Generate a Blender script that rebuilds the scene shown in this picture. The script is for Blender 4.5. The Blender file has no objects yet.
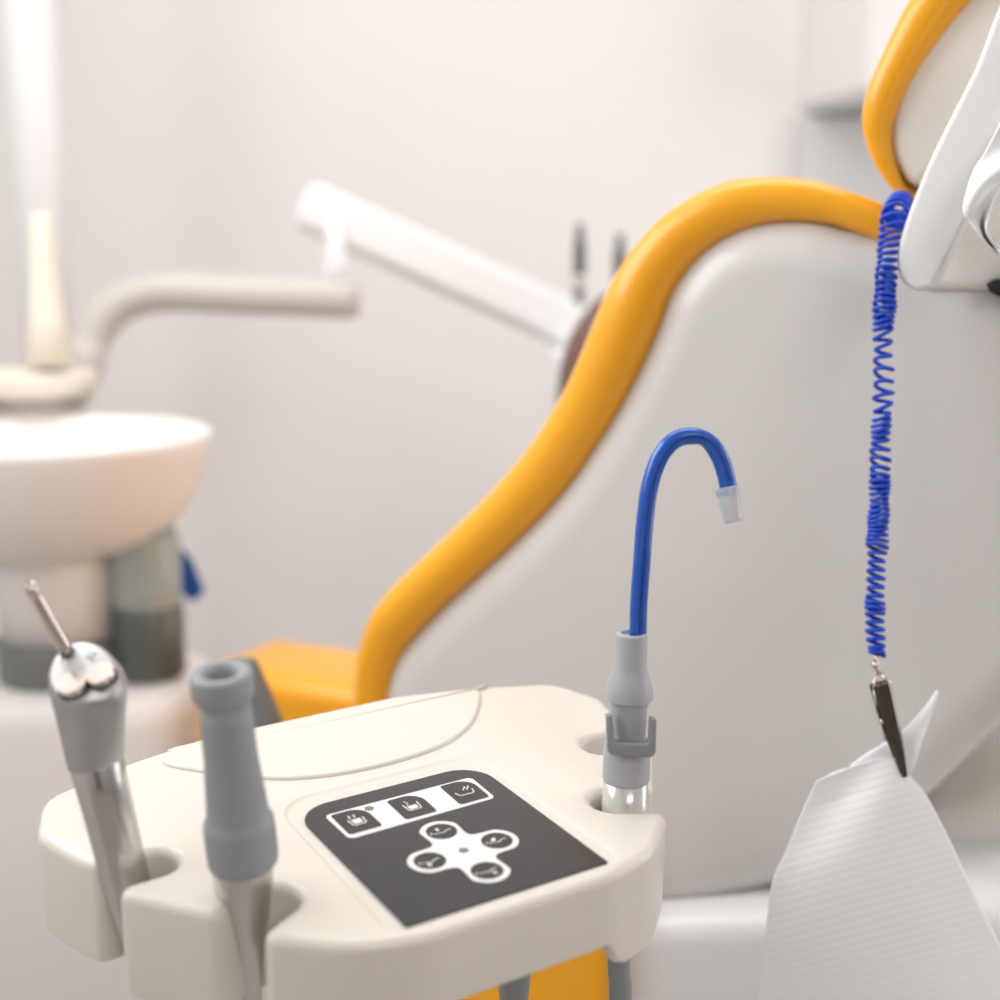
import bpy, bmesh, math, random
from mathutils import Vector as V, Matrix
from mathutils.geometry import tessellate_polygon
C = bpy.context.scene.collection
PI = math.pi
rnd = random.Random(4)

# ---------------- camera ----------------
H = 1.05; PITCH = math.radians(10); F = 1300.0
cam_d = bpy.data.cameras.new('camera'); cam = bpy.data.objects.new('camera', cam_d); C.objects.link(cam)
cam.location = (0, 0, H); cam.rotation_euler = (PI/2 - PITCH, 0, 0)
cam_d.sensor_width = 36; cam_d.lens = 36*F/1000; cam_d.clip_start = 0.02
cam_d.dof.use_dof = True; cam_d.dof.focus_distance = 0.555; cam_d.dof.aperture_fstop = 4.4
bpy.context.scene.camera = cam
EYE = V((0, 0, H)); RT = V((1, 0, 0))
UP = V((0, math.sin(PITCH), math.cos(PITCH))); FW = V((0, math.cos(PITCH), -math.sin(PITCH)))

# ---------------- world, light, exposure ----------------
w = bpy.data.worlds.new('world'); bpy.context.scene.world = w; w.use_nodes = True
w.node_tree.nodes['Background'].inputs[0].default_value = (0.93, 0.96, 1.0, 1)
w.node_tree.nodes['Background'].inputs[1].default_value = 0.4
def area(name, loc, target, sx, sy, power, col=(1, 1, 1)):
    l = bpy.data.lights.new(name, 'AREA'); l.shape = 'RECTANGLE'; l.size = sx; l.size_y = sy; l.energy = power; l.color = col
    o = bpy.data.objects.new(name, l); C.objects.link(o); o.location = loc
    o.rotation_euler = (V(target) - V(loc)).to_track_quat('-Z', 'Y').to_euler(); return o
area('ceiling_light', (-0.1, 1.15, 2.55), (-0.1, 1.25, 0), 1.6, 1.2, 16, (1, 0.99, 0.985))
area('window_light', (-0.83, 0.72, 1.42), (0.3, 0.85, 0.95), 1.0, 0.8, 11, (0.96, 0.98, 1))
area('background_fill_light', (2.3, 1.3, 1.3), (-0.4, 2.2, 1.1), 1.3, 1.6, 20, (1, 0.99, 0.985))  # added fill that evens out the back wall, not a known lamp
area('front_fill_light', (0.9, -1.6, 2.2), (0.2, 0.8, 0.9), 1.2, 0.8, 13, (1, 0.99, 0.985))  # added front fill from behind the camera, not a known lamp
vs = bpy.context.scene.view_settings
vs.view_transform = 'Standard'; vs.look = 'None'; vs.gamma = 1; vs.use_curve_mapping = False; vs.exposure = 0.08

# ---------------- helpers ----------------
def P(x, y, d):
    """point seen at pixel x, y at camera depth d (metres)"""
    return EYE + (RT*((x-500)/F) + UP*((500-y)/F) + FW)*d
def ray(x, y): return RT*((x-500)/F) + UP*((500-y)/F) + FW
def hit(x, y, o, n): r = ray(x, y); return EYE + r*((o-EYE).dot(n)/r.dot(n))
def srgb(c): return tuple(((v/255+0.055)/1.055)**2.4 if v/255 > .04045 else v/255/12.92 for v in c) + (1,)
def mat(name, col, rough=0.5, metal=0.0, trans=0.0, coat=0.0, noise=0.0, scale=30, bump=0.0, sss=0.0, spec=0.5, aniso=0):
    m = bpy.data.materials.new(name); m.use_nodes = True; nt = m.node_tree; b = nt.nodes['Principled BSDF']
    c = srgb(col); b.inputs['Base Color'].default_value = c
    b.inputs['Roughness'].default_value = rough; b.inputs['Metallic'].default_value = metal
    b.inputs['Transmission Weight'].default_value = trans; b.inputs['Coat Weight'].default_value = coat
    b.inputs['Specular IOR Level'].default_value = spec
    b.inputs['Anisotropic'].default_value = aniso
    if sss: b.inputs['Subsurface Weight'].default_value = sss; b.inputs['Subsurface Scale'].default_value = 0.01
    tc = nt.nodes.new('ShaderNodeTexCoord'); n = nt.nodes.new('ShaderNodeTexNoise'); n.inputs['Scale'].default_value = scale
    nt.links.new(tc.outputs['Object'], n.inputs['Vector'])
    if noise:
        r = nt.nodes.new('ShaderNodeMix'); r.data_type = 'RGBA'
        r.inputs[6].default_value = tuple(v*(1-noise) for v in c[:3]) + (1,)
        r.inputs[7].default_value = tuple(min(1, v*(1+noise)) for v in c[:3]) + (1,)
        nt.links.new(n.outputs['Fac'], r.inputs[0]); nt.links.new(r.outputs[2], b.inputs['Base Color'])
    if bump:
        bp = nt.nodes.new('ShaderNodeBump'); bp.inputs['Strength'].default_value = bump; bp.inputs['Distance'].default_value = 0.001
        nt.links.new(n.outputs['Fac'], bp.inputs['Height']); nt.links.new(bp.outputs[0], b.inputs['Normal'])
    return m
ORG = {}
def org(p): return ORG.get(p.name, V((0, 0, 0))) if p else V((0, 0, 0))
def props(o, label=None, cat=None, group=None, kind=None):
    for k, v in (('label', label), ('category', cat), ('group', group), ('kind', kind)):
        if v: o[k] = v
    return o
def thing(name, label, cat, loc, group=None):
    o = bpy.data.objects.new(name, None); C.objects.link(o); o.location = loc; o.empty_display_size = 0.05
    ORG[o.name] = V(loc); return props(o, label, cat, group)
def mesh(name, vf, m, parent=None, origin=None, smooth=True, angle=None, label=None):
    vs_, fs = vf; og = org(parent) if parent else (V(origin) if origin is not None else V((0, 0, 0)))
    me = bpy.data.meshes.new(name); me.from_pydata([tuple(V(v)-og) for v in vs_], [], fs); me.update()
    bm = bmesh.new(); bm.from_mesh(me); bmesh.ops.remove_doubles(bm, verts=bm.verts, dist=1e-6)
    bmesh.ops.recalc_face_normals(bm, faces=bm.faces); bm.to_mesh(me); bm.free()
    o = bpy.data.objects.new(name, me); C.objects.link(o); me.materials.append(m)
    if smooth: me.shade_smooth()
    if angle: me.set_sharp_from_angle(angle=math.radians(angle))
    if parent: o.parent = parent
    else: o.location = og
    ORG[o.name] = og
    if label: o['label'] = label
    return o
def join(*parts):
    v, f = [], []
    for a, b in parts:
        k = len(v); v += list(a); f += [tuple(i+k for i in q) for q in b]
    return v, f
def rings(rs, cap0=True, cap1=True, closed=True):
    n = len(rs[0]); v = [p for r in rs for p in r]; f = []
    for k in range(len(rs)-1):
        for i in range(n if closed else n-1):
            j = (i+1) % n; f.append((k*n+i, k*n+j, (k+1)*n+j, (k+1)*n+i))
    if cap0: f.append(tuple(range(n))[::-1])
    if cap1: f.append(tuple((len(rs)-1)*n+i for i in range(n)))
    return v, f
def basis(d):
    d = V(d).normalized(); a = V((0, 0, 1)) if abs(d.z) < 0.9 else V((1, 0, 0))
    x = a.cross(d).normalized(); return x, d.cross(x), d
def lathe(a, b, prof, n=40, cap=True, fx=1.0):
    x, y, d = basis(b-a); L = (b-a)
    return rings([[a + L*t + (x*math.cos(2*PI*i/n)*fx + y*math.sin(2*PI*i/n))*r for i in range(n)] for t, r in prof], cap, cap)
def cr(pts, seg=8, closed=False):
    pts = [V(p) for p in pts]; n = len(pts); out = []
    for i in range(n if closed else n-1):
        g = (lambda k: pts[k % n]) if closed else (lambda k: pts[max(0, min(n-1, k))])
        p0, p1, p2, p3 = g(i-1), g(i), g(i+1), g(i+2)
        for s in range(seg):
            t = s/seg
            out.append(0.5*((2*p1) + (p2-p0)*t + (2*p0-5*p1+4*p2-p3)*t*t + (3*p1-p0-3*p2+p3)*t**3))
    if not closed: out.append(pts[-1])
    return out
def tube(path, r, n=12, cap=True):
    path = [V(p) for p in path]; rf = r if callable(r) else (lambda t: r)
    t0 = (path[1]-path[0]).normalized(); x, y, _ = basis(t0); rs = []; N = len(path)
    for i, p in enumerate(path):
        t = (path[min(i+1, N-1)]-path[max(i-1, 0)]).normalized()
        x = (x - t*x.dot(t)).normalized(); y = t.cross(x)
        rr = rf(i/(N-1)); rs.append([p + (x*math.cos(2*PI*k/n) + y*math.sin(2*PI*k/n))*rr for k in range(n)])
    return rings(rs, cap, cap)
def area2(p): return sum(p[i][0]*p[(i+1) % len(p)][1]-p[(i+1) % len(p)][0]*p[i][1] for i in range(len(p)))/2
def resample(p, step):
    out = []; n = len(p)
    for i in range(n):
        a, b = V(p[i][:2]), V(p[(i+1) % n][:2]); k = max(1, int((b-a).length/step))
        out += [a + (b-a)*j/k for j in range(k)]
    return out
def rpoly(pr, seg=8):
    """polygon of (x, y, radius) with rounded corners"""
    out = []; n = len(pr)
    for i in range(n):
        p = V(pr[i][:2]); r = pr[i][2] if len(pr[i]) > 2 else 0
        a = V(pr[i-1][:2])-p; b = V(pr[(i+1) % n][:2])-p
        if r <= 0: out.append(p); continue
        la, lb = a.length, b.length; a.normalize(); b.normalize()
        ang = math.acos(max(-1, min(1, a.dot(b)))); 
        if ang > PI-0.02: out.append(p); continue
        t = min(r/math.tan(ang/2), la*0.499, lb*0.499); r = t*math.tan(ang/2)
        c = p + (a+b).normalized()*(r/math.sin(ang/2))
        s, e = p+a*t-c, p+b*t-c
        a0 = math.atan2(s.y, s.x); a1 = math.atan2(e.y, e.x); da = (a1-a0+PI) % (2*PI)-PI
        out += [c + V((math.cos(a0+da*k/seg), math.sin(a0+da*k/seg)))*r for k in range(seg+1)]
    return out
def inset(p, d, base=None):
    n = len(p); out = []; s = 1 if area2(p) > 0 else -1
    for i in range(n):
        e0 = p[i]-p[i-1]; e1 = p[(i+1) % n]-p[i]
        n0 = V((-e0.y, e0.x)).normalized(); n1 = V((-e1.y, e1.x)).normalized(); m = (n0+n1)
        m = m.normalized() if m.length > 1e-6 else n0
        k = 1/max(0.5, m.dot(n0)); out.append(p[i] + m*(s*d*k))
    return out
def slab(poly, O, ax, ay, az, thick, r0=0.0, r1=None, n=6, r0h=None, bottom=None, hole=None):
    """poly in (ax, ay); front face towards +az at height 0, back at -thick; rounded front edge r0 and back edge r1"""
    if r1 is None: r1 = r0
    if area2(poly) < 0: poly = poly[::-1]
    r0h = r0h or r0; to3 = lambda q, h: O + ax*q.x + ay*q.y + az*h
    rs = []
    if r0 > 0:
        for k in range(n+1):
            a = PI/2*k/n; ins = inset(poly, r0*(1-math.sin(a))); rs.append([to3(q, -r0h*(1-math.cos(a))) for q in ins])
    else: rs.append([to3(q, 0) for q in poly])
    if r1 > 0:
        for k in range(n+1):
            a = PI/2*k/n; ins = inset(poly, r1*(1-math.cos(a)))
            rs.append([to3(q, -(bottom(q0) if bottom else thick)+r1*(1-math.sin(a))) for q, q0 in zip(ins, poly)])
    else: rs.append([to3(q, -(bottom(q) if bottom else thick)) for q in poly])
    v, f = rings(rs, False, False); N = len(poly)
    top = inset(poly, r0) if r0 > 0 else poly
    if hole:
        if area2(hole) < 0: hole = hole[::-1]
        k = len(v); v += [to3(q, 0) for q in hole]
        tri = tessellate_polygon([[q.to_3d() for q in top], [q.to_3d() for q in hole]])
        mp = lambda i: i if i < N else k+i-N
        f += [tuple(mp(i) for i in t) for t in tri]
    else:
        f += [tuple(t) for t in tessellate_polygon([[q.to_3d() for q in top]])]
    k = (len(rs)-1)*N
    bt = inset(poly, r1) if r1 > 0 else poly
    if bottom:   # hollow underside with a wall round it
        for ins, dep in ((r1+3, None), (r1+3.6, thick-3)):
            a = inset(poly, ins); k2 = len(v)
            v += [to3(q, -(dep or bottom(q0))) for q, q0 in zip(a, poly)]
            f += [(k+i, k+(i+1) % N, k2+(i+1) % N, k2+i) for i in range(N)]; k = k2; bt = a
    f += [tuple(i+k for i in t) for t in tessellate_polygon([[q.to_3d() for q in bt]])]
    return v, f
def box(c, sx, sy, sz, ax=V((1, 0, 0)), ay=V((0, 1, 0)), az=V((0, 0, 1)), r=0.0):
    p = rpoly([(-sx/2, -sy/2, r), (sx/2, -sy/2, r), (sx/2, sy/2, r), (-sx/2, sy/2, r)], 5) if r else [V((-sx/2, -sy/2)), V((sx/2, -sy/2)), V((sx/2, sy/2)), V((-sx/2, sy/2))]
    return slab(p, V(c)+az*sz/2, ax, ay, az, sz, r*0.6, r*0.6, 4)

# ---------------- materials ----------------
M = dict(
    wall=mat('wall_paint', (242, 238, 236), 0.85, noise=0.01, scale=6),
    wall2=mat('side_wall_paint', (240, 240, 238), 0.85, noise=0.01, scale=6),
    grey_panel=mat('grey_panel_paint', (214, 213, 213), 0.7, noise=0.01),
    floor=mat('floor_vinyl', (196, 190, 185), 0.5, noise=0.03, scale=12),
    tray=mat('cream_plastic', (223, 218, 208), 0.28, noise=0.008, scale=40, bump=0.03, sss=0.05),
    lid=mat('cream_plastic_lid', (225, 220, 210), 0.3, noise=0.008, scale=40),
    panel=mat('graphite_membrane', (50, 51, 54), 0.2, noise=0.03, scale=60),
    white_ink=mat('white_membrane', (232, 231, 228), 0.35),
    key=mat('key_membrane', (44, 45, 48), 0.25, noise=0.03),
    icon=mat('icon_ink', (226, 226, 224), 0.5),
    led=mat('indicator_window', (110, 102, 90), 0.4),
    led_in=mat('indicator_lens', (140, 132, 118), 0.3),
    yellow=mat('yellow_vinyl', (252, 174, 16), 0.32, coat=0.25, noise=0.015, scale=50, bump=0.04, sss=0.03),
    shell=mat('white_shell', (220, 217, 214), 0.3, noise=0.006, coat=0.3),
    cream_shell=mat('cream_shell', (240, 236, 228), 0.35),
    white=mat('white_plastic', (240, 240, 241), 0.35),
    white_cloth=mat('white_nonwoven', (244, 244, 245), 0.8, bump=0.1, scale=200),
    paper=mat('bib_paper', (250, 250, 251), 0.8, bump=0.05, scale=900, sss=0.05),
    grey=mat('grey_rubber', (150, 154, 158), 0.5, noise=0.02, scale=80),
    grey_l=mat('light_grey_plastic', (176, 178, 182), 0.42, noise=0.012, scale=80),
    grey_m=mat('mid_grey_plastic', (140, 144, 146), 0.4, noise=0.02, scale=80),
    steel=mat('brushed_steel', (196, 195, 192), 0.24, 1.0, noise=0.03, scale=20, aniso=0.5),
    steel_d=mat('satin_steel', (178, 179, 179), 0.42, 0.85, noise=0.03, scale=20, aniso=0.5),
    collar=mat('pale_collar', (214, 214, 208), 0.22, 0.35),
    chrome=mat('chrome', (214, 202, 195), 0.14, 1.0),  # warm tint puts the wall's pinkish reflection into the metal colour
    dark_metal=mat('dark_nickel', (92, 88, 80), 0.2, 1.0),
    bore=mat('dark_bore', (48, 50, 52), 0.6),
    blue=mat('blue_vinyl_tube', (0, 84, 184), 0.14, spec=0.7, noise=0.05, scale=60),
    blue_d=mat('blue_tube_strand', (0, 56, 150), 0.3),
    clear=mat('clear_tip', (240, 243, 250), 0.2, trans=0.55),
    cord=mat('blue_coil_cord', (16, 72, 204), 0.35, noise=0.2, scale=25),
    ceramic=mat('ceramic', (240, 237, 235), 0.4),
    beige=mat('beige_plastic', (236, 228, 214), 0.4),
    arm_grey=mat('warm_grey_enamel', (206, 202, 196), 0.4),
    band=mat('slate_band', (118, 121, 121), 0.45),
    jar=mat('smoked_jar', (190, 200, 198), 0.2, trans=0.35),
    jar_d=mat('jar_contents', (92, 98, 94), 0.35),
    blue_cloth=mat('blue_plastic', (20, 90, 175), 0.5),
    leather=mat('brown_leather', (112, 84, 76), 0.42, noise=0.08, scale=12),
    black=mat('black_plastic', (28, 27, 27), 0.5),
    graphite=mat('graphite_tool', (72, 74, 74), 0.35, noise=0.1, scale=30),
)

# ---------------- room ----------------
def quad(name, pts, m, kind='structure'):
    o = mesh(name, (pts, [tuple(range(len(pts)))]), m, origin=pts[0], smooth=False); o['kind'] = kind; return o
XL, YB, XR, YF, ZC = -0.86, 2.45, 2.4, -2.2, 2.7
def wallbox(name, x0, x1, y0, y1, z0, z1, m):
    o = mesh(name, box(V(((x0+x1)/2, (y0+y1)/2, (z0+z1)/2)), x1-x0, y1-y0, z1-z0), m, origin=((x0+x1)/2, (y0+y1)/2, z0), smooth=False)
    o['kind'] = 'structure'; return o
wallbox('wall_back', XL-0.1, XR+0.1, YB, YB+0.1, 0, ZC, M['wall'])
wallbox('wall_left', XL-0.1, XL, YF, YB, 0, ZC, M['wall2'])
wallbox('wall_right', XR, XR+0.1, YF, YB, 0, ZC, M['wall'])
wallbox('wall_front', XL-0.1, XR+0.1, YF-0.1, YF, 0, ZC, M['wall'])
wallbox('reflected_dark_panel_1', -0.1, 0.85, YF, YF+0.04, 0.0, 2.05, M['leather'])  # unseen dark panel added so the metal picks up dark streaks
wallbox('floor', XL-0.1, XR+0.1, YF-0.1, YB+0.1, -0.1, 0, M['floor'])
wallbox('ceiling', XL-0.1, XR+0.1, YF-0.1, YB+0.1, ZC, ZC+0.1, M['wall'])
# wall cabinet with an angled end
pc = P(802, 113, 1.0)-EYE; pc = EYE + pc*((YB-0.004)/pc.y); zc = pc.z
def atz(x, y): r = ray(x, y); return EYE + r*((zc-H)/r.z)
pf = atz(866, 97)
cabp = [V((pc.x, pc.y)), V((pf.x, pf.y)), V((XR-0.3, pf.y)), V((XR-0.3, pc.y))]
cab = thing('wall_cabinet', 'white wall cabinet with slanted end high behind the headrest', 'cabinet', (1.2, YB, zc))
mesh('body', slab(cabp, V((0, 0, zc+0.75)), V((1, 0, 0)), V((0, 1, 0)), V((0, 0, 1)), 0.735, 0.0), M['wall'], cab, smooth=False)
mesh('underside_panel', slab(inset(cabp if area2(cabp) > 0 else cabp[::-1], 0.004), V((0, 0, zc+0.0145)), V((1, 0, 0)), V((0, 1, 0)), V((0, 0, 1)), 0.0145, 0.0), M['grey_panel'], cab, smooth=False)
tp = wallbox('trim_1', pc.x-0.012, XR-0.32, YB-0.03, YB-0.001, 0.95, zc-0.01, M['grey_panel'])

# ---------------- instrument holder tray ----------------
ORI = EYE + RT*-0.02119705 + UP*-0.12870913 + FW*0.5
cv = lambda a: (RT*a[0] + UP*a[1] + FW*a[2]).normalized()
TU = cv((0.8482708, 0.11475805, 0.51697896)); TV = cv((-0.529368, 0.21022548, 0.82193355)); TN = cv((0.01435866, 0.97089435, -0.23907738))
mm = 0.001
def TP(u, v, h=0.0): return ORI + TU*u*mm + TV*v*mm + TN*h*mm
def T(x, y): q = hit(x, y, ORI, TN)-ORI; return V((q.dot(TU)/mm, q.dot(TV)/mm))
def slot(c, t, r, L, rc=4):
    """corner list for a U slot: c centre, t tangent along the outline (ccw), n outward"""
    c = V(c); t = V(t).normalized(); n = V((t.y, -t.x)); 
    a = c - t*r; b = c + t*r
    return [(*(a+n*(L+3)), rc), (*(a-n*r), r*0.98), (*(b-n*r), r*0.98), (*(b+n*L), rc)]
half = [(38, -57, 40), (63, -50, 40), (77, -37.5, 12)] + slot((75, -9), (.49, .87), 10, 17.2, 4.6) + slot((103, 37), (.06, 1), 9.5, 17.2, 4.6) + [(126, 55, 60), (134, 80, 16), (125, 109, 18), (85, 125, 30), (48, 134, 40)]
left = [(-p[0], p[1], p[2]) for p in half[::-1]]
tray_poly = resample([q for q in rpoly(half + left, 10)], 4)
def tray_bottom(q):
    s = max(0, min(1, (abs(q.x)-37)/9)); s = s*s*(3-2*s); return 30 + 12*s
rec = resample(rpoly([(50, -50.5, 8), (48, 58, 18), (-48, 58, 18), (-50, -50.5, 8)], 10), 4)
v, f = slab(tray_poly, V((0, 0, 0)), V((1, 0, 0)), V((0, 1, 0)), V((0, 0, 1)), 30, 4.3, 2.5, 8, bottom=tray_bottom, hole=rec)
rr = rec if area2(rec) > 0 else rec[::-1]
prof = [(0, 0), (0.4, -0.1), (1.0, -0.5), (1.8, -0.95), (2.4, -1.1)]
rv, rf = rings([[V((q.x, q.y, h)) for q in inset(rr, d)] for d, h in prof], False, True)
v, f = join((v, f), (rv, rf))
base_xy = TP(0, 40)
tray = thing('instrument_holder_tray', 'cream plastic instrument holder tray with a dark control panel and tool slots', 'instrument tray', (base_xy.x, base_xy.y, 0))
mesh('tray_body', ([TP(*p) for p in v], f), M['tray'], tray)
# raised cover plate at the back
lidp = [T(*p) for p in [(197, 739), (168, 752), (164, 765), (195, 772), (250, 779), (300, 780), (360, 772), (420, 756), (455, 740), (474, 722), (481, 700), (477, 692), (466, 690)]]
lidp = [V((q.x, min(q.y, 128-max(0, abs(q.x)-46)*.24))) for q in lidp]
lidp = resample(cr([q.to_3d() for q in lidp], 6, True), 3)
lidp = [V((q.x, q.y)) for q in lidp]
lv, lf = slab(lidp, V((0, 0, 1.7)), V((1, 0, 0)), V((0, 1, 0)), V((0, 0, 1)), 2.2, 1.6, 0, 5)
mesh('back_cover', ([TP(*p) for p in lv], lf), M['lid'], tray)
# support column
ct = P(514, 962, 0.60); 
x0, y0 = ct.x, ct.y
mesh('support_column', lathe(V((x0, y0, ct.z+0.03)), V((x0, y0, 0.05)), [(0, .0078), (.05, .0078), (.07, .0066), (.085, .0056), (.12, .0062), (1, .0075)], 28), M['grey_m'], tray)
mesh('foot_plate', lathe(V((x0, y0, 0.001)), V((x0, y0, 0.055)), [(0, .13), (.5, .13), (.8, .12), (1, .02)], 48), M['white'], tray)

# control panel and its print
def sl(poly, h, th, r=0.0): 
    a, b = slab(poly, V((0, 0, h)), V((1, 0, 0)), V((0, 1, 0)), V((0, 0, 1)), th, r, 0, 3); return [TP(*p) for p in a], b
pan = rpoly([(42.4, -48, .6), (42.4, 48, 15), (-42.4, 48, 15), (-42.4, -48, .6)], 12)
panel = mesh('control_panel', sl(pan, -0.35, 0.75, 0.15), M['panel'], tray, smooth=False, label='dark glossy membrane control panel')
def bar(a, b, wd, h, th=0.05):
    a, b = V(a), V(b); d = (b-a).normalized(); n = V((-d.y, d.x))*wd/2; a -= d*wd*.3; b += d*wd*.3
    return sl([a-n, b-n, b+n, a+n], h, th)
def pline(ps, wd, h): return join(*[bar(ps[i], ps[i+1], wd, h) for i in range(len(ps)-1)])
c3 = lambda x, y: T(320+x*.18, 770+y*.18)
c4 = lambda x, y: T(400+x*.13, 810+y*.13)
st = [c3(22, 250), c3(165, 380), c3(975, 150), c3(838, 36)]
mesh('key_strip', sl(rpoly([(*q, 2.6) for q in st], 6), -0.28, 0.1), M['white_ink'], panel, smooth=False)
keys = [((55, 250), (165, 358), (350, 305)), ((367, 170), (478, 274), (655, 225)), ((662, 88), (780, 190), (945, 145))]
for i, (tl, bl, br) in enumerate(keys):
    tl, bl, br = c3(*tl), c3(*bl), c3(*br); tr = tl+br-bl
    k = mesh('key', sl(rpoly([(*tl, 1.6), (*bl, 1.6), (*br, 1.6), (*tr, 11)], 10), -0.2, 0.12), M['key'], panel, smooth=False)
    c = (tl+br)/2; U = (br-bl).normalized(); W = (tl-bl).normalized()
    q = lambda a, b: c + U*a + W*b
    h = -0.15
    if i == 0:
        ic = join(pline([q(-3, 1.4), q(-2.6, -2.8), q(-2, -3.4), q(2.4, -3.4), q(3, -2.8), q(3.4, 1.4)], .5, h),
                  sl([q(-1.6, -2.4), q(1.9, -2.4), q(2.2, 1.2), q(-1.9, 1.2)], h, .05),
                  pline([q(-1.4, 2.2), q(-1.9, 3.2), q(-1, 4), q(-1.5, 5)], .42, h), pline([q(.8, 2.2), q(.3, 3.2), q(1.2, 4), q(.7, 5)], .42, h))
    elif i == 1:
        ic = join(pline([q(-3, 2.4), q(-2.6, -2.6), q(-2, -3.2), q(2.4, -3.2), q(3, -2.6), q(3.4, 2.4)], .5, h),
                  sl([q(-1.8, -2.3), q(2, -2.3), q(2.2, .6), q(-2, .6)], h, .05),
                  pline([q(-.9, 1.6), q(-1.3, 2.3)], .5, h), pline([q(-.4, 3), q(-.8, 3.7)], .5, h), pline([q(-1, 4.3), q(-1.3, 4.8)], .5, h))
    else:
        ic = join(pline([q(-4.2, .4), q(-3.6, -2), q(-2.8, -2.6), q(2.6, -2.6), q(3.4, -2), q(4, .6)], .5, h),
                  pline([q(.2, 1), q(.6, 2.3), q(1.6, 2.6), q(1.9, 4)], .42, h), pline([q(1.8, .8), q(2.2, 2.1), q(3.2, 2.4), q(3.5, 3.8)], .42, h))
    mesh('cup_icon', ic, M['icon'], k, smooth=False)
def disc(c, r, n=28): return [c + V((math.cos(2*PI*i/n), math.sin(2*PI*i/n)))*r for i in range(n)]
lobes = [c4(320, 160), c4(745, 230), c4(670, 460), c4(230, 385)]
cc = sum(lobes, V((0, 0)))/4; R = 8.4; cl = []
for i, L in enumerate(lobes):
    d = (L-cc).normalized(); a = math.atan2(d.y, d.x)
    cl += [L + V((math.cos(a+s), math.sin(a+s)))*R for s in [math.radians(g) for g in (72, 50, 30, 10, -10, -30, -50, -72)]]
    nx = lobes[(i+1) % 4]; md = (L+nx)/2; cl.append(cc + (md-cc)*1.12)
cl = [V((q.x, q.y)) for q in cr([q.to_3d() for q in cl], 5, True)]
mesh('clover_plate', sl(cl, -0.28, 0.1), M['white_ink'], panel, smooth=False)
for i, L in enumerate(lobes):
    k = mesh('key', sl(disc(L, 6.1), -0.2, .12), M['key'], panel, smooth=False)
    q = lambda a, b: L + V((a, b)); h = -0.15
    base = [q(-3.6, -.6), q(-.6, -.9), q(.2, -1.4), q(2.0, -.2), q(4, .1)]
    ic = join(pline(base, .38, h), sl(disc(q(-4.4, .1), .5, 10), h, .05))
    if i == 0: ic = join(ic, sl([q(-1.6, 1.2), q(-.2, 1.0), q(-.5, 3.2), q(-1.6, 2.6)], h, .05))
    if i == 1: ic = join(ic, sl([q(-2.4, .2), q(-.2, .2), q(.3, 2.6), q(-1.8, 1.6)], h, .05))
    if i == 2: ic = join(ic, sl([q(1, -1.6), q(1.8, -1.6), q(2.6, -4), q(1.2, -3.6)], h, .05))
    if i == 3: ic = join(ic, sl([q(-2, -1.6), q(-1, -1.6), q(-.6, -3), q(-1.5, -3.8), q(-2.4, -3)], h, .05))
    mesh('chair_icon', ic, M['icon'], k, smooth=False)
for p in (c3(273, 210), c4(490, 305)):
    k = mesh('indicator', sl(disc(p, 1.9, 20), -0.18, .12), M['led'], panel, smooth=False)
    mesh('lens', sl(disc(p, 1.1, 16), -0.12, .08), M['led_in'], k, smooth=False)

# ---------------- three-way syringe ----------------
def px(n, d): return n*d/F
s0, s1 = P(80, 697, .462), P(152, 985, .492)
sy = thing('air_water_syringe', 'steel air and water syringe with two round buttons in the left slot', 'dental syringe', P(135, 905, .484))
L = s1-s0; x, y, d = basis(L)
def syc(t, r): return [s0 + L*t + (x*math.cos(2*PI*i/48) + y*math.sin(2*PI*i/48))*r for i in range(48)]
mesh('handle', rings([syc(.20, .0085), syc(.215, .0096), syc(.3, .0092), syc(.5, .0088), syc(.66, .0084), syc(.8, .0075), syc(1.0, .006)]), M['steel'], sy)
fc = P(82, 671, .4585); fx_ = RT*px(1, .4585); fy_ = (P(81, 639, .4695)-P(90, 703, .4475))/64
fx_ = (fx_*1.0 + UP*px(.14, .4585)); fn = fx_.cross(fy_).normalized()
if fn.dot(FW) > 0: fn = -fn
def face(rx, ry, off):
    out = []
    for i in range(48):
        b = x*math.cos(2*PI*i/48) + y*math.sin(2*PI*i/48)
        a = math.atan2(b.dot(fy_.normalized()), b.dot(fx_.normalized()))
        k = 1 - 0.10*math.sin(a) * (1 if abs(math.sin(a)) > 0 else 0)
        out.append(fc + fx_*rx*math.cos(a)*k + fy_*ry*math.sin(a) + fn*off)
    return out
def lerp(a, b, t): return [p*(1-t)+q*t for p, q in zip(a, b)]
hb = syc(.215, .0100); ft = face(39, 34, -.006)
head = [syc(.205, .0093), syc(.21, .0100)] + [lerp(hb, ft, t) for t in (.12, .3, .5, .7, .85, 1)] + [face(36.6, 33.6, -.0032), face(35.3, 32.5, -.0017), face(33.6, 31, -.0007), face(31.6, 29.2, -.0001), face(31.3, 28.9, 0)]
mesh('head', rings(head), M['steel_d'], sy, angle=28, label='satin grey slanted syringe head')
for (bx, by) in ((74, 688), (102, 678)):
    c = hit(bx, by, fc, fn)
    mesh('button_shade_disc', lathe(c-fn*.001, c+fn*.0003, [(0, .0054), (1, .0054)], 32), M['bore'], sy)  # dark disc stands in for the dark reflection under each button
    b = mesh('button', lathe(c-fn*.0015, c+fn*.0032, [(0, .0040), (.42, .0040), (.44, .0049), (.9, .0050), (1, .0047)], 32), M['chrome'], sy, angle=20, label='polished round push button')
def etched(ps): return tube([hit(a, b, fc, fn)+fn*.00005 for a, b in ps], .00016, 6)
mesh('droplet_mark', join(etched([(67, 673), (64, 667), (61, 662), (65, 659), (69, 662), (67, 667), (71, 671), (75, 673)])), M['grey_m'], sy)
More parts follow.
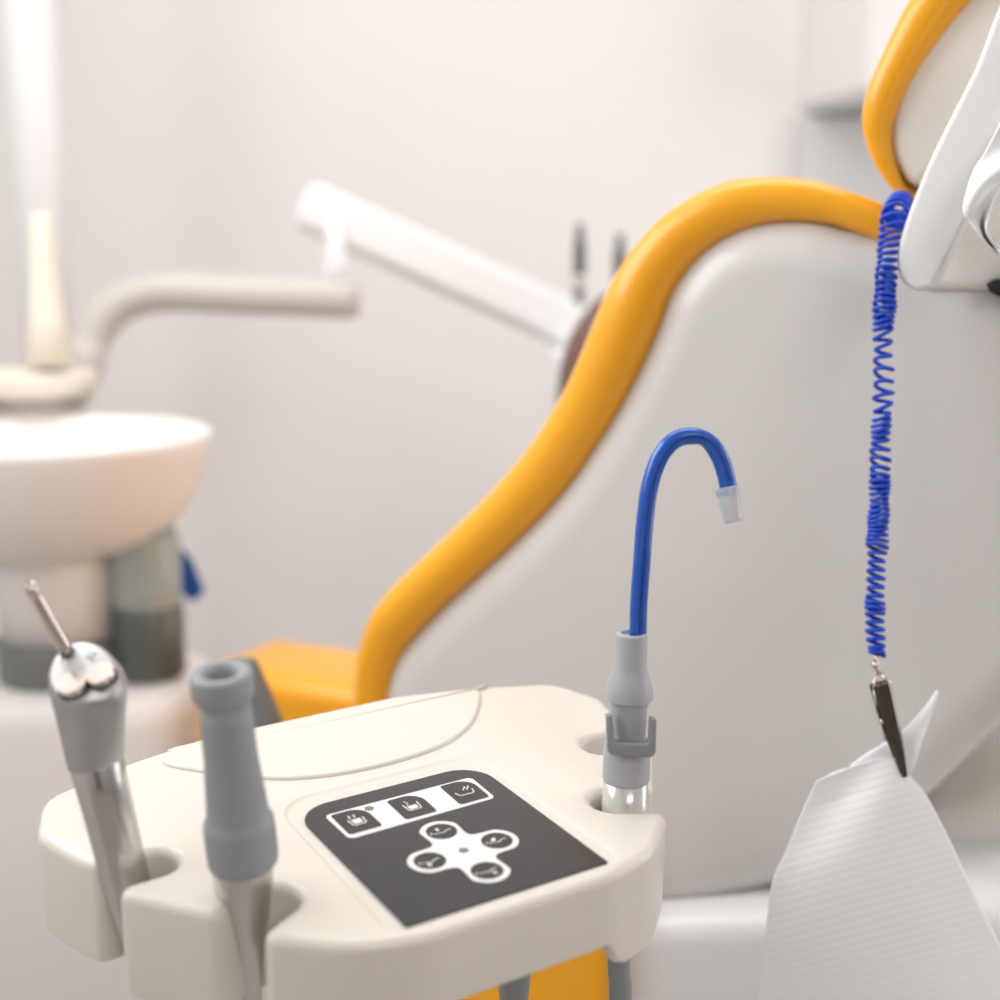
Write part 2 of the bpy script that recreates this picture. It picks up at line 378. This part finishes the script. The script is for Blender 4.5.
mesh('spray_mark', join(etched([(92, 662), (89, 657), (86, 655), (90, 652), (95, 654), (92, 659), (97, 664)]), etched([(86, 659), (97, 653)])), M['grey_m'], sy)
n0, n1 = P(67, 652, .4655), P(28, 583, .452)
mesh('nozzle', lathe(n0, n1, [(0, .0028), (.1, .0026), (.80, .0022), (.82, .0019), (.84, .0024), (1, .0022)], 24), M['chrome'], sy, label='thin polished nozzle')
mesh('nozzle_bore', lathe(n1-(n1-n0)*.02, n1+(n1-n0)*.006, [(0, .0010), (1, .0010)], 16), M['bore'], sy)

# ---------------- wide suction handpiece ----------------
a0, a1 = P(221, 675, .430), P(264, 1030, .476)
hv = thing('suction_handpiece', 'wide grey suction handpiece with steel shank in the second slot from the left', 'suction tool', a1)
LL = (a1-a0).length; r_ = lambda n, d=.44: px(n, d)
def at(yy): return (yy-(9 if yy > 695 else 0)-(5 if yy > 790 else 0)-675)/(1030-675)
mesh('suction_mouth', lathe(a0, a1, [(at(725), .0046), (at(683), .0048), (at(677), .0051), (-.004, .0060), (-.0088, .0068), (-.0095, .0090), (-.0065, .0099), (.002, .0104), (at(700), .0103), (at(704), .0098), (at(707), .0086), (at(709), .0084)], 48), M['grey'], hv)
mesh('bore', lathe(a0, a1, [(at(724), .0050), (at(725), .005)], 24), M['bore'], hv)
mesh('sleeve', lathe(a0, a1, [(at(706), .0086), (at(725), .0089), (at(760), .0091), (at(800), .0102), (at(818), .0106), (at(822), .0112), (at(825), .0120), (at(830), .0123), (at(860), .0123), (at(865), .0121), (at(868), .0112)], 48), M['grey'], hv, label='matt grey rubber sleeve with a wider collar')
a1 = P(251, 1030, .476); a0 = P(242, 850, .453) + (P(242, 850, .453)-a1)*(175/180)
mesh('shank', lathe(a0, a1, [(at(866), .0109), (at(871), .0110), (at(895), .0103), (at(925), .0086), (at(950), .0068), (at(970), .0054), (at(1000), .0046), (1, .0044)], 48), M['steel'], hv, label='tapered steel shank')

q_ = a1 + (a1-a0).normalized()*.04
mesh('hose', tube(cr([a1-(a1-a0)*.004, q_, V((q_.x-.02, q_.y+.0, .45)), V((q_.x-.05, q_.y-.03, .10)), V((q_.x-.06, q_.y-.04, .01))], 8), .0042, 16), M['grey_m'], hv)
q_ = s1 + (s1-s0).normalized()*.03
mesh('hose', tube(cr([s1-(s1-s0)*.004, q_, V((q_.x-.03, q_.y+.0, .45)), V((q_.x-.07, q_.y-.02, .10)), V((q_.x-.09, q_.y-.03, .01))], 8), .0036, 16), M['grey_m'], sy)

# ---------------- saliva ejector ----------------
e0, e1 = P(632, 633, .520), P(624, 822, .534)
ej = thing('saliva_ejector', 'grey saliva ejector valve holding a hooked blue tube, in the right slot', 'saliva ejector', e1)
ea = lambda yy: (yy-(0 if yy < 700 else 4 if yy < 735 else 8)-633)/(822-633); er = lambda n: n*.526/F
mesh('valve_body', lathe(e0, e1, [(ea(636), er(9.5)), (ea(633), er(11)), (ea(632.4), er(13)), (ea(634), er(15)), (ea(638), er(15.8)), (ea(664), er(16)), (ea(670), er(17.4)), (ea(684), er(22.5)), (ea(690), er(23.6)), (ea(697), er(23.6)), (ea(703), er(21)), (ea(707), er(19.2)), (ea(712), er(18.5)), (ea(748), er(18)), (ea(750), er(17))], 44), M['grey_l'], ej, angle=24)
mesh('lower_sleeve', lathe(e0, e1, [(ea(742), er(18)), (ea(748), er(22.5)), (ea(752), er(23.5)), (ea(784), er(24)), (ea(787), er(23)), (ea(788), er(21))], 44), M['grey_l'], ej)
mesh('steel_collar', lathe(e0, e1, [(ea(784), er(22.5)), (ea(806), er(22.5)), (ea(807), er(23.2)), (ea(840), er(23.2)), (ea(842), er(20))], 44), M['collar'], ej, label='short pale collar below the grey sleeve')
# lever frame: U bracket in front of the valve
def lev(x, yy, off): return P(x, yy, .526) - FW*off
lo = resample(rpoly([(604, 716, 1.5), (610, 715, 1.5), (612, 742, 5), (646, 744, 5), (647, 718, 1.5), (653, 719, 1.5), (652, 757, 7), (605, 754, 7)], 6), 4)
O = P(0, 0, .526)
ml = px(1, .526)
sv, sf = slab([V((q.x, -q.y+5)) for q in lo], V((0, 0, 0)), V((1, 0, 0)), V((0, 1, 0)), V((0, 0, 1)), 17, 1.2, 1.2, 3)
mesh('lever', ([P(p[0], -p[1], .526) - FW*(ml*(p[2]) + .0125) + FW*ml*0 for p in sv], sf), M['grey_m'], ej, label='darker grey sliding shut-off lever')
tp_ = cr([P(*p) for p in [(637, 645, .521), (638, 633, .521), (639, 600, .519), (642, 560, .516), (645, 520, .515), (650, 485, .515), (660, 457, .515), (675, 440, .515), (693, 436, .515), (708, 441, .515), (720, 458, .515), (727, 480, .515), (729, 496, .515)]], 8)
mesh('blue_tube', tube(tp_, lambda t: .0035 - .0004*math.exp(-((t-.72)/.05)**2), 24), M['blue'], ej, label='hooked glossy blue suction tube')
off = [p - FW*.0030 + RT*.0006 for p in tp_]
tubp = ej.children[-1]
mesh('wire_strand', tube(off[4:-8], .0007, 8), M['blue_d'], tubp)
off2 = [p - FW*.0026 - RT*.0016 for p in tp_]
mesh('wire_strand', tube(off2[6:40], .0005, 8), M['blue_d'], tubp)
k0, k1 = P(726.5, 487, .5148), P(734, 522, .5148)
mesh('clear_tip', lathe(k0, k1, [(0, .0040), (.08, .0046), (.5, .0045), (.55, .0041), (.9, .0039), (1, .0034)], 28), M['clear'], ej, label='clear perforated plastic tip')
mesh('hose', tube(cr([P(622, 832, .533), P(621, 880, .54), P(619, 960, .545), P(619, 1030, .555), V((.05, .56, .55)), V((.04, .62, .15)), V((.0, .75, .02))], 8), px(11.5, .545), 20), M['grey_m'], ej, label='darker grey suction hose')

# ---------------- dental chair ----------------
AL = math.radians(25)
CS = V((math.cos(AL), -math.sin(AL), 0)); CW = V((math.sin(AL), math.cos(AL), 0)); CZ = V((0, 0, 1))
CO = P(885, 330, .70)
def cp(x, y, off=0.0): q = hit(x, y, CO+CW*off, CW)-CO; return V((q.dot(CS), q.z))
def cside(pts, off, thick, r, rh=None, r1=None, smooth_seg=0, n=8):
    q = [cp(*p, off+(rh or r)) for p in pts]
    if smooth_seg: q = [V((a.x, a.y)) for a in cr([b.to_3d() for b in q], smooth_seg, True)]
    q = resample(q, .006)
    return slab(q, CO+CW*off, CS, CZ, -CW, thick, r, r if r1 is None else r1, n, r0h=rh)
chb = CO + CW*.25 - CS*.15
ch = thing('dental_chair', 'dental chair with yellow cushions on white shells seen from its side', 'dental chair', (chb.x, chb.y, 0))
outer = [(357, 700), (358, 677), (361, 652), (372, 617), (391, 590), (417, 564), (449, 534), (481, 503), (506, 476), (532, 444), (557, 406), (575, 372), (600, 313), (615, 280), (636, 247), (660, 220), (690, 199), (720, 184), (750, 178), (786, 177.5), (816, 181), (849, 191), (888, 207)]
inner = [(884, 243), (879, 241), (852, 231), (822, 223), (780, 222), (744, 230), (714, 246), (690, 269), (672, 297), (660, 330), (639, 376), (618, 415), (606, 434), (580, 473), (551, 508), (519, 540), (484, 572), (452, 601), (430, 623), (410, 646), (399, 668), (393, 696)]
def roll(o_, i_, off, depth, N=90, sq=.95):
    def par(pts):
        q = cr([cp(*p, off).to_3d() for p in pts], 10); L = [0]
        for k in range(1, len(q)): L.append(L[-1]+(q[k]-q[k-1]).length)
        out = []; k = 0
        for j in range(N):
            s_ = L[-1]*j/(N-1)
            while k < len(L)-2 and L[k+1] < s_: k += 1
            out.append(q[k].lerp(q[k+1], (s_-L[k])/max(1e-9, L[k+1]-L[k])))
        return out
    A, B = par(o_), par(i_); rs = []
    def ring(c, h, sc, push):
        r = h.length*sc; out = []
        to = lambda q, w_: CO + CW*(off+w_) + CS*q.x + CZ*q.y
        c = c + push
        out.append(to(c+h*sc*.6, depth)); out.append(to(c+h*sc*.88, depth*.35))
        for k in range(17):
            a = PI*k/16; ca = math.cos(a); sa = math.sin(a)
            out.append(to(c + h*sc*(math.copysign(abs(ca)**sq, ca)), -r*abs(sa)**sq))
        out.append(to(c-h*sc*.95, depth*.35)); out.append(to(c-h*sc*.8, depth))
        return out
    n_ = len(A)
    for j in range(n_):
        c = (A[j]+B[j])/2; h = (A[j]-B[j])/2
        if j in (0, n_-1):
            c1 = (A[1 if j == 0 else n_-2]+B[1 if j == 0 else n_-2])/2; d_ = (c-c1).normalized()*h.length*.6
            caps = [ring(c, h, math.cos(PI/2*k/5) if k < 5 else .05, d_*math.sin(PI/2*k/5)) for k in range(5, 0, -1)]
            if j == 0: rs += caps; rs.append(ring(c, h, 1, V((0, 0, 0))))
            else: rs.append(ring(c, h, 1, V((0, 0, 0)))); rs += caps[::-1]
        else: rs.append(ring(c, h, 1, V((0, 0, 0))))
    return rings(rs)
outer = [(372, 770), (362, 735)] + outer; inner = [(x, y) for x, y in inner] + [(396, 735), (404, 770)]
mesh('backrest_cushion', roll(outer, inner[::-1], 0, .33), M['yellow'], ch)
shell = [(x-3, y-4) for x, y in inner[2:-2][::-1]] + [(905, 238), (960, 250), (1030, 262), (1090, 330), (1090, 560), (1060, 660), (1000, 722), (925, 796), (850, 850), (760, 886), (660, 903), (560, 900), (460, 865), (405, 800), (388, 740)]
mesh('backrest_shell', cside(shell, -.015, .32, .030, .024, .02, smooth_seg=5, n=12), M['shell'], ch)
hco = [(985, -75), (945, -38), (911, 0), (886, 48), (866, 96), (863, 128), (873, 160), (890, 186), (900, 196)]; hci = [(1050, -60), (1008, -30), (971, 0), (935, 46), (909, 86), (893, 126), (893, 152), (900, 176), (908, 194)]
mesh('headrest_cushion', roll(hco, hci, 0, .25), M['yellow'], ch)
hs = [(966, -2), (932, 34), (904, 76), (892, 118), (892, 150), (901, 172), (915, 185), (934, 176), (965, 145), (1060, 60), (1100, -40), (1010, -45)]
mesh('headrest_shell', cside(hs, .000, .24, .007, .007, smooth_seg=5, n=8), M['cream_shell'], ch)
mt = [(932, 200), (908, 250), (908, 284), (930, 290), (985, 290), (1005, 283), (1060, 240), (1080, 160), (975, 160)]
mesh('headrest_mount', cside(mt, -.02, .12, .006, .006, n=5), M['cream_shell'], ch)
kn = [(986, 284), (994, 279), (1030, 277), (1040, 292), (1000, 297), (990, 292)]
mesh('headrest_knob', cside(kn, -.028, .05, .001, n=3), M['black'], ch, label='black knob under the headrest mount')
fl = [(1012, -10), (975, 70), (935, 150), (912, 205), (899, 245), (897, 262), (901, 279), (914, 290), (926, 289), (938, 279), (975, 205), (1010, 135), (1060, 40)]
mesh('headrest_side_plate', cside(fl, -.06, .02, .003, .003, smooth_seg=4, n=5), M['white'], ch, label='long flat white side plate')
# seat
so_ = .20; a_, b_ = cp(190, 700, so_), cp(520, 700, so_)
zt = hit(280, 680, CO+CW*so_, CW).z - CO.z
sp = rpoly([(a_.x, zt, .03), (b_.x, zt, .012), (b_.x, zt-.13, .02), (a_.x, zt-.12, .04)], 8)
mesh('seat_cushion', slab(resample(sp, .01), CO+CW*so_, CS, CZ, -CW, .12, .018, .018, 8), M['yellow'], ch)
fr = [(430, 890), (604, 880), (610, 890), (612, 1200), (430, 1200)]
mesh('leg_cushion', cside(fr, -.06, .03, .006, n=4), M['yellow'], ch)
hg = [(228, 662), (244, 663), (258, 694), (271, 726), (274, 790), (228, 790)]
mesh('hinge_cover', cside(hg, -.07, .02, .004, n=4), M['band'], ch, label='grey hinge cover at the seat end')
bf2 = resample(rpoly([(430, 915, 10), (600, 915, 10), (760, 908, 30), (900, 890, 30), (990, 898, 20), (1090, 920, 10), (1090, 1300, 10), (430, 1300, 10)], 6), 12)
mesh('lower_cover', cside(bf2, -.04, .10, .016, .012, n=6), M['white'], ch)
bs = [(440, 880), (600, 868), (760, 855), (860, 830), (960, 800), (1080, 800), (1100, 1150), (1000, 1500), (500, 1500), (400, 1150)]
mesh('base_cover', cside(bs, .05, .24, .02, .02, smooth_seg=3, n=6), M['cream_shell'], ch)
pb = CO + CW*.18 - CS*.12
mesh('pedestal', box(V((pb.x, pb.y, .18)), .30, .20, .36, CS, CW, CZ, .03), M['white'], ch)

# crumpled headrest cover
cvp = []
cols = 16; rows = 57
cL = cr([V((a, b, 0)) for a, b in [(1014, 95), (992, 140), (975, 168), (967, 192), (964, 213), (975, 228), (985, 243), (999, 255)]], 8)
cR = cr([V((a, b, 0)) for a, b in [(1070, 95), (1060, 140), (1036, 165), (1008, 178), (996, 195), (989, 215), (988, 232), (1003, 252)]], 8)
def cpt(i, j):
    u_, v_ = i/(cols-1), j/(rows-1); k = int(v_*(len(cL)-1)); q_ = cL[k].lerp(cR[k], u_)
    return P(q_.x, q_.y, .600 + .005*math.sin(u_*5+v_*7) - .004*abs(math.sin(v_*5-u_*2)))
g0 = [cpt(i, j) for j in range(rows) for i in range(cols)]
gf = [(j*cols+i, j*cols+i+1, (j+1)*cols+i+1, (j+1)*cols+i) for j in range(rows-1) for i in range(cols-1)]
hcov = mesh('headrest_cover', (g0, gf), M['white_cloth'], origin=cpt(cols//2, rows-1)); props(hcov, 'crumpled white disposable cover hanging over the side of the headrest', 'headrest cover')
sm = hcov.modifiers.new('s', 'SOLIDIFY'); sm.thickness = .0012; sm.offset = 0

# ---------------- bib chain, clip, bib ----------------
bc = thing('bib_chain', 'coiled blue bib cord with a metal clip hanging from the backrest top', 'bib clip cord', P(878, 660, .64))
cpth = cr([P(*p) for p in [(904, 208, .668), (900, 202, .655), (896, 212, .643), (891, 238, .640), (887, 265, .638), (885, 300, .637), (883, 340, .636), (884, 385, .636), (881, 430, .636), (880, 480, .636), (878, 530, .636), (876, 580, .636), (875, 620, .636), (877, 655, .636)]], 30)
acc = [0]
for i in range(1, len(cpth)): acc.append(acc[-1] + (cpth[i]-cpth[i-1]).length)
tot = acc[-1]
def ypix(p): q = p-EYE; return 500-F*q.dot(UP)/q.dot(FW)
def dens(yy):   # turns per pixel of height
    for lim, pit in ((285, 7.6), (330, 6), (415, 12.2), (440, 6), (472, 9), (548, 5.4), (600, 8.6), (612, 5), (648, 8.4), (700, 4)):
        if yy < lim: return 1/pit
    return .1
hp = []; ph = 0; steps = []
N = 3600; k = 0
x, y, d = basis(cpth[1]-cpth[0]); last = None
for i in range(N):
    s = tot*i/(N-1)
    while k < len(acc)-2 and acc[k+1] < s: k += 1
    t = (s-acc[k])/max(1e-9, acc[k+1]-acc[k]); p = cpth[k].lerp(cpth[k+1], t)
    d = (cpth[k+1]-cpth[k]).normalized(); x = (x-d*x.dot(d)).normalized(); y = d.cross(x)
    yy = ypix(p); step = tot/(N-1)*F/.638
    ph += step*dens(yy)*2*PI
    rr_ = (11.5 if yy < 235 else 9.3 if yy < 330 else 8.2 if yy < 470 else 8.8 if yy < 548 else 7.8)*(1 + .08*math.sin(yy*.21) + .06*math.sin(yy*.083+1))*.638/F
    sk = .4*math.sin(yy*.07+.6) if yy < 548 else .25
    hp.append(p + (x*math.cos(ph) + y*math.sin(ph))*rr_ + d*(rr_*sk*math.cos(ph+.8)))
mesh('coiled_cord', tube(hp[::2], .00108, 7), M['cord'], bc)
mesh('link', join(tube([P(877, 652, .636), P(875, 660, .636), P(877, 668, .636), P(879, 676, .636)], .0009, 8), lathe(P(874.5, 661, .634), P(875.5, 669, .634), [(0, .0008), (.3, .0018), (.7, .0018), (1, .0008)], 16)), M['chrome'], bc)
clip = []
ctop, cbot = V((880, 683)), V((904, 776))
dd_ = (cbot-ctop).normalized(); nn = V((-dd_.y, dd_.x))
def cl3(t, s, dep): q = ctop + (cbot-ctop)*t + nn*s; return P(q.x, q.y, .632) - FW*dep
def jaw(side, t1):
    rs = []
    for t, wd in ((0, 8.8), (.03, 9.6), (.25, 9), (.5, 8), (.75, 6), (.92, 4.4), (t1, 3.2)):
        wd *= .98; o = side*(.0028*(1-t)+.0007)
        rs.append([cl3(t, -wd, o), cl3(t, -wd*.6, o+side*.0016), cl3(t, wd*.6, o+side*.0016), cl3(t, wd, o), cl3(t, wd*.6, o-side*.0004), cl3(t, -wd*.6, o-side*.0004)])
    return rings(rs)
cp_ = mesh('clip', join(jaw(1, 1.0), jaw(-1, .97)), M['dark_metal'], bc, smooth=True, angle=30, label='dark metal spring clip gripping the bib')
mesh('clip_loop', join(tube([P(880, 673, .634), P(874, 681, .632), P(874, 690, .631)], .0008, 8), tube([P(880, 673, .634), P(887, 680, .632), P(891, 684, .631)], .0008, 8), tube([P(873, 689, .630), P(880, 686.5, .629), P(890, 684.5, .629)], .0013, 8)), M['chrome'], cp_)
mesh('side_spring', join(tube([P(874, 688, .634), P(878, 712, .636), P(884, 728, .636), P(886, 740, .636)], .0009, 8), tube([P(880, 722, .630), P(883, 722, .63)], .0014, 8)), M['steel'], cp_)

# bib: ribbed paper hanging in a fold from the clip
def lp(a, b, t): return (a[0]+(b[0]-a[0])*t, a[1]+(b[1]-a[1])*t)
def poly_at(pts, t):
    n = len(pts)-1; k = min(n-1, int(t*n)); u_ = t*n-k; return lp(pts[k], pts[k+1], u_)
def bez(p, t):
    q = cr([V((a, b, 0)) for a, b in p], 10); i = min(len(q)-2, int(t*(len(q)-1))); u_ = t*(len(q)-1)-i; r = q[i].lerp(q[i+1], u_); return (r.x, r.y)
lft = [(817, 781), (802, 812), (787, 848), (772, 882), (766, 930), (760, 975), (752, 1040), (742, 1120)]
rgt = [(906, 772), (924, 792), (943, 826), (962, 866), (984, 912), (1006, 955), (1044, 1030), (1084, 1110)]
NR, NC = 300, 60
ql = cr([V((a, b, 0)) for a, b in lft], 12); qr = cr([V((a, b, 0)) for a, b in rgt], 12)
def samp(q, t): i = min(len(q)-2, int(t*(len(q)-1))); return q[i].lerp(q[i+1], t*(len(q)-1)-i)
top = [(817, 781), (850, 768), (880, 758), (893, 757), (906, 772)]
bv = []
for j in range(NR):
    tv = j/(NR-1)
    for i in range(NC):
        tu = i/(NC-1); a, b = samp(ql, tv), samp(qr, tv)
        tq = samp([V((p[0], p[1], 0)) for p in top], tu); l0 = ql[0].lerp(qr[0], tu)
        q = a.lerp(b, tu) + (tq-l0)*(1-min(1, tv*1.6))**2
        q.y -= 9*math.sin(PI*tu)*tv
        fold = .007*math.exp(-((q.x-(845-.62*(q.y-790)))/26)**2)*math.exp(-tv*5)*min(1, tv*7)   # valley running down-left
        bulge = .016*math.sin(PI*tu)*(1-math.exp(-3*tv))
        rib = .00004*math.sin(2*PI*(q.y*1.0 + (q.x-850)*.27)/8.4)
        dep = .632 - bulge + fold - rib + .01*tv
        bv.append(P(q.x, q.y, dep))
bf = [(j*NC+i, j*NC+i+1, (j+1)*NC+i+1, (j+1)*NC+i) for j in range(NR-1) for i in range(NC-1)]
bib = thing('dental_bib', 'white ribbed paper bib hanging folded from the metal clip', 'bib', P(900, 1100, .64))
o = mesh('front_sheet', (bv, bf), M['paper'], bib); s_ = o.modifiers.new('s', 'SOLIDIFY'); s_.thickness = .0006
# back layer: gathered corner and the ear rising right of the clip
def strip(La, Lb, n=24, mcol=14, amp=.002):
    A = cr([P(*p) for p in La], 8); B = cr([P(*p) for p in Lb], 8); m_ = min(len(A), len(B)); vv = []
    for j in range(m_):
        for i in range(mcol):
            t = i/(mcol-1); vv.append(A[j].lerp(B[j], t) - FW*amp*math.sin(PI*t))
    return vv, [(j*mcol+i, j*mcol+i+1, (j+1)*mcol+i+1, (j+1)*mcol+i) for j in range(m_-1) for i in range(mcol-1)]
ear = strip([(936, 690, .645), (925, 706, .643), (905, 728, .64), (893, 738, .642), (868, 752, .644), (850, 765, .646)], [(938.5, 692, .645), (930, 720, .643), (921, 745, .64), (912, 772, .640), (900, 785, .644), (860, 790, .646)])
o = mesh('folded_corner', ear, M['paper'], bib); s_ = o.modifiers.new('s', 'SOLIDIFY'); s_.thickness = .0006
back = strip([(884, 742, .645), (852, 766, .648), (820, 784, .648), (775, 880, .652), (762, 980, .656), (748, 1100, .66)], [(902, 742, .645), (905, 760, .646), (912, 785, .648), (940, 880, .646), (980, 980, .65), (1040, 1100, .655)], amp=.0)
o = mesh('back_sheet', back, M['paper'], bib); s_ = o.modifiers.new('s', 'SOLIDIFY'); s_.thickness = .0006

# ---------------- cuspidor unit ----------------
D = 1.25
cx = P(50, 435, D); cz = lambda yy, d=D: P(50, yy, d).z
cu = thing('cuspidor_unit', 'white cuspidor pedestal with a round bowl, grey band and cream cup shelf', 'cuspidor', (cx.x, cx.y, 0))
def vl(prof, x=cx.x, y=cx.y, n=64, d=D):
    return rings([[V((x+math.cos(2*PI*i/n)*r, y+math.sin(2*PI*i/n)*r, z)) for i in range(n)] for r, z in prof], True, True)
q = D/F
zr = H-(cx.y)*math.tan(math.atan(0)) ; zr = cx.z
mesh('spittoon_bowl', vl([(60*q, zr-.115), (72*q, zr-.112), (105*q, zr-.098), (130*q, zr-.078), (146*q, zr-.05), (154*q, zr-.02), (158*q, zr-.006), (158*q, zr), (154*q, zr+.003), (149*q, zr), (140*q, zr-.018), (100*q, zr-.045), (40*q, zr-.06), (8*q, zr-.062)]), M['ceramic'], cu)
mesh('column', vl([(60*q, zr-.20), (61*q, zr-.13), (60*q, zr-.10)]), M['ceramic'], cu)
mesh('grey_band', vl([(64*q, zr-.240), (64.5*q, zr-.236), (64.5*q, zr-.197), (62*q, zr-.195)]), M['band'], cu, label='slate grey band around the column')
mesh('pedestal_body', box(V((cx.x+.01, cx.y+.01, (zr-.238)/2)), .25, .2, zr-.238, r=.05), M['ceramic'], cu)
jx = P(147, 600, 1.27)
mesh('filter_jar', vl([(.030, zr-.238), (.034, zr-.232), (.034, zr-.10), (.030, zr-.09)], jx.x, jx.y, 36), M['jar'], cu, label='smoked translucent filter jar')
mesh('jar_contents', vl([(.032, zr-.236), (.0348, zr-.232), (.0348, zr-.165), (.033, zr-.163)], jx.x, jx.y, 36), M['jar_d'], cu)
bx = [P(*p) for p in [(180, 548, 1.3), (190, 560, 1.3), (203, 592, 1.3), (192, 602, 1.3), (178, 590, 1.3)]]
mesh('blue_tab', (bx+[p+FW*.01 for p in bx], [(0, 1, 2, 3, 4), (9, 8, 7, 6, 5)]+[(i, (i+1) % 5, (i+1) % 5+5, i+5) for i in range(5)]), M['blue_cloth'], cu, smooth=False, label='small blue tab hanging beside the jar')
# cup holder behind the bowl
hx = P(28, 378, 1.42)
cuph = cu
q2 = 1.42/F
mesh('cup_shelf', vl([(55*q2, hx.z-.018), (65*q2, hx.z-.014), (67*q2, hx.z+.004), (65*q2, hx.z+.008), (58*q2, hx.z+.006)], hx.x, hx.y), M['beige'], cuph)
mesh('shelf_column', vl([(.046, .02), (.046, hx.z-.015)], hx.x, hx.y, 40), M['arm_grey'], cuph)
mesh('filler_spout', lathe(P(50, 368, 1.42), P(42, 214, 1.42), [(0, .024), (.3, .020), (.7, .015), (.95, .0125), (1, .010)], 32), M['beige'], cuph, label='tapered beige spout')

# ---------------- instrument delivery unit on a jointed arm ----------------
pp = P(46, 300, 1.80)
du = thing('delivery_arm_unit', 'tall white pole with a jointed arm carrying an instrument console', 'delivery unit', (pp.x, pp.y, 0))
mesh('pole', lathe(V((pp.x, pp.y, .02)), V((pp.x, pp.y, 2.45)), [(0, .0345), (1, .0345)], 40), M['white'], du)
mesh('pole_foot', vl([(.075, .001), (.075, .02), (.04, .03)], pp.x, pp.y, 40), M['white'], du)
d1 = 1.64
ap = cr([P(48, 412, 1.79), P(66, 402, 1.73), P(82, 372, d1), P(92, 340, d1), P(110, 312, d1), P(137, 297, d1), P(175, 292, d1), P(240, 295, d1), P(320, 298, d1), P(350, 300, d1)], 8)
mesh('swing_arm', tube(ap, px(19, d1), 24), M['arm_grey'], du, label='warm grey bent lower arm')
ec = P(346, 300, d1)
mesh('elbow_cap', vl([(.012, ec.z-.022), (.019, ec.z-.016), (.0195, ec.z+.014), (.014, ec.z+.021)], ec.x, ec.y, 32), M['arm_grey'], du)
pv = P(337, 300, d1)
mesh('pivot', vl([(.014, pv.z), (.015, pv.z+.055), (.011, pv.z+.06), (.011, pv.z+.10)], pv.x, pv.y, 24), M['white'], du)
b0, b1 = P(312, 208, d1), P(585, 332, 1.72)
bd = (b1-b0).normalized(); bn = bd.cross(FW).normalized(); 
if bn.z < 0: bn = -bn
bm_ = (b0+b1)/2; bl_ = (b1-b0).length
mesh('balanced_arm', box(bm_, bl_+.03, .060, .05, bd, bn, bd.cross(bn), .016), M['white'], du, label='white sloping upper arm')
mc = P(640, 376, 1.68)
mesh('instrument_console', box(mc, .235, .14, .075, r=.012), M['white'], du)
for i, (x0_, y0_, y1_, nm) in enumerate(((580, 224, 352, 'dark slim dental handpiece standing clear of the stool back'), (620, 234, 352, 'dark slim dental handpiece half hidden by the yellow backrest'))):
    a, b = P(x0_, 350, 1.68), P(x0_, y0_, 1.68)
    a = V((b.x, b.y, mc.z+.0715))
    hq = thing('dental_handpiece', nm, 'handpiece', a, 'handpieces on the delivery console')
    mesh('handpiece_body', lathe(a, b, [(0, .004), (.15, .006), (.3, .0065), (.32, .0075), (.6, .008), (.8, .0075), (.85, .0055), (1, .005)], 24), M['graphite'], hq)
    mesh('steel_ring', lathe(a, b, [(.30, .0078), (.31, .0083), (.45, .0083), (.46, .0078)], 24), M['steel'], hq)

# ---------------- stool ----------------
so = P(676, 400, 1.3)
stl = thing('operator_stool', 'brown leather stool with a rounded back behind the yellow backrest', 'stool', (so.x, so.y+.1, 0))
vv = []
n1_, n2_ = 32, 48
for j in range(n1_+1):
    t = PI*j/n1_
    rr2 = []
    for i in range(n2_):
        p = 2*PI*i/n2_
        sx = math.copysign(abs(math.sin(t)*math.cos(p))**.85, math.cos(p)); sz = math.copysign(abs(math.cos(t))**.9, math.cos(t))
        rr2.append(V((so.x + .118*sx, so.y + .045*math.sin(t)*math.sin(p) + .9*(sx*.118)**2, so.z + .125*sz)))
    vv.append(rr2)
mesh('backrest', rings(vv), M['leather'], stl)
mesh('backrest_post', tube([V((so.x, so.y+.05, so.z-.05)), V((so.x, so.y+.07, .62)), V((so.x, so.y+.1, .50))], .012, 16), M['chrome'], stl)
sy_ = so.y+.12
mesh('seat', vl([(.15, .49), (.17, .50), (.175, .53), (.165, .555), (.13, .565)], so.x, sy_, 48), M['leather'], stl)
mesh('gas_column', vl([(.025, .06), (.025, .49)], so.x, sy_, 24), M['chrome'], stl)
mesh('foot_base', vl([(.17, .002), (.17, .02), (.05, .07), (.03, .075)], so.x, sy_, 48), M['black'], stl)
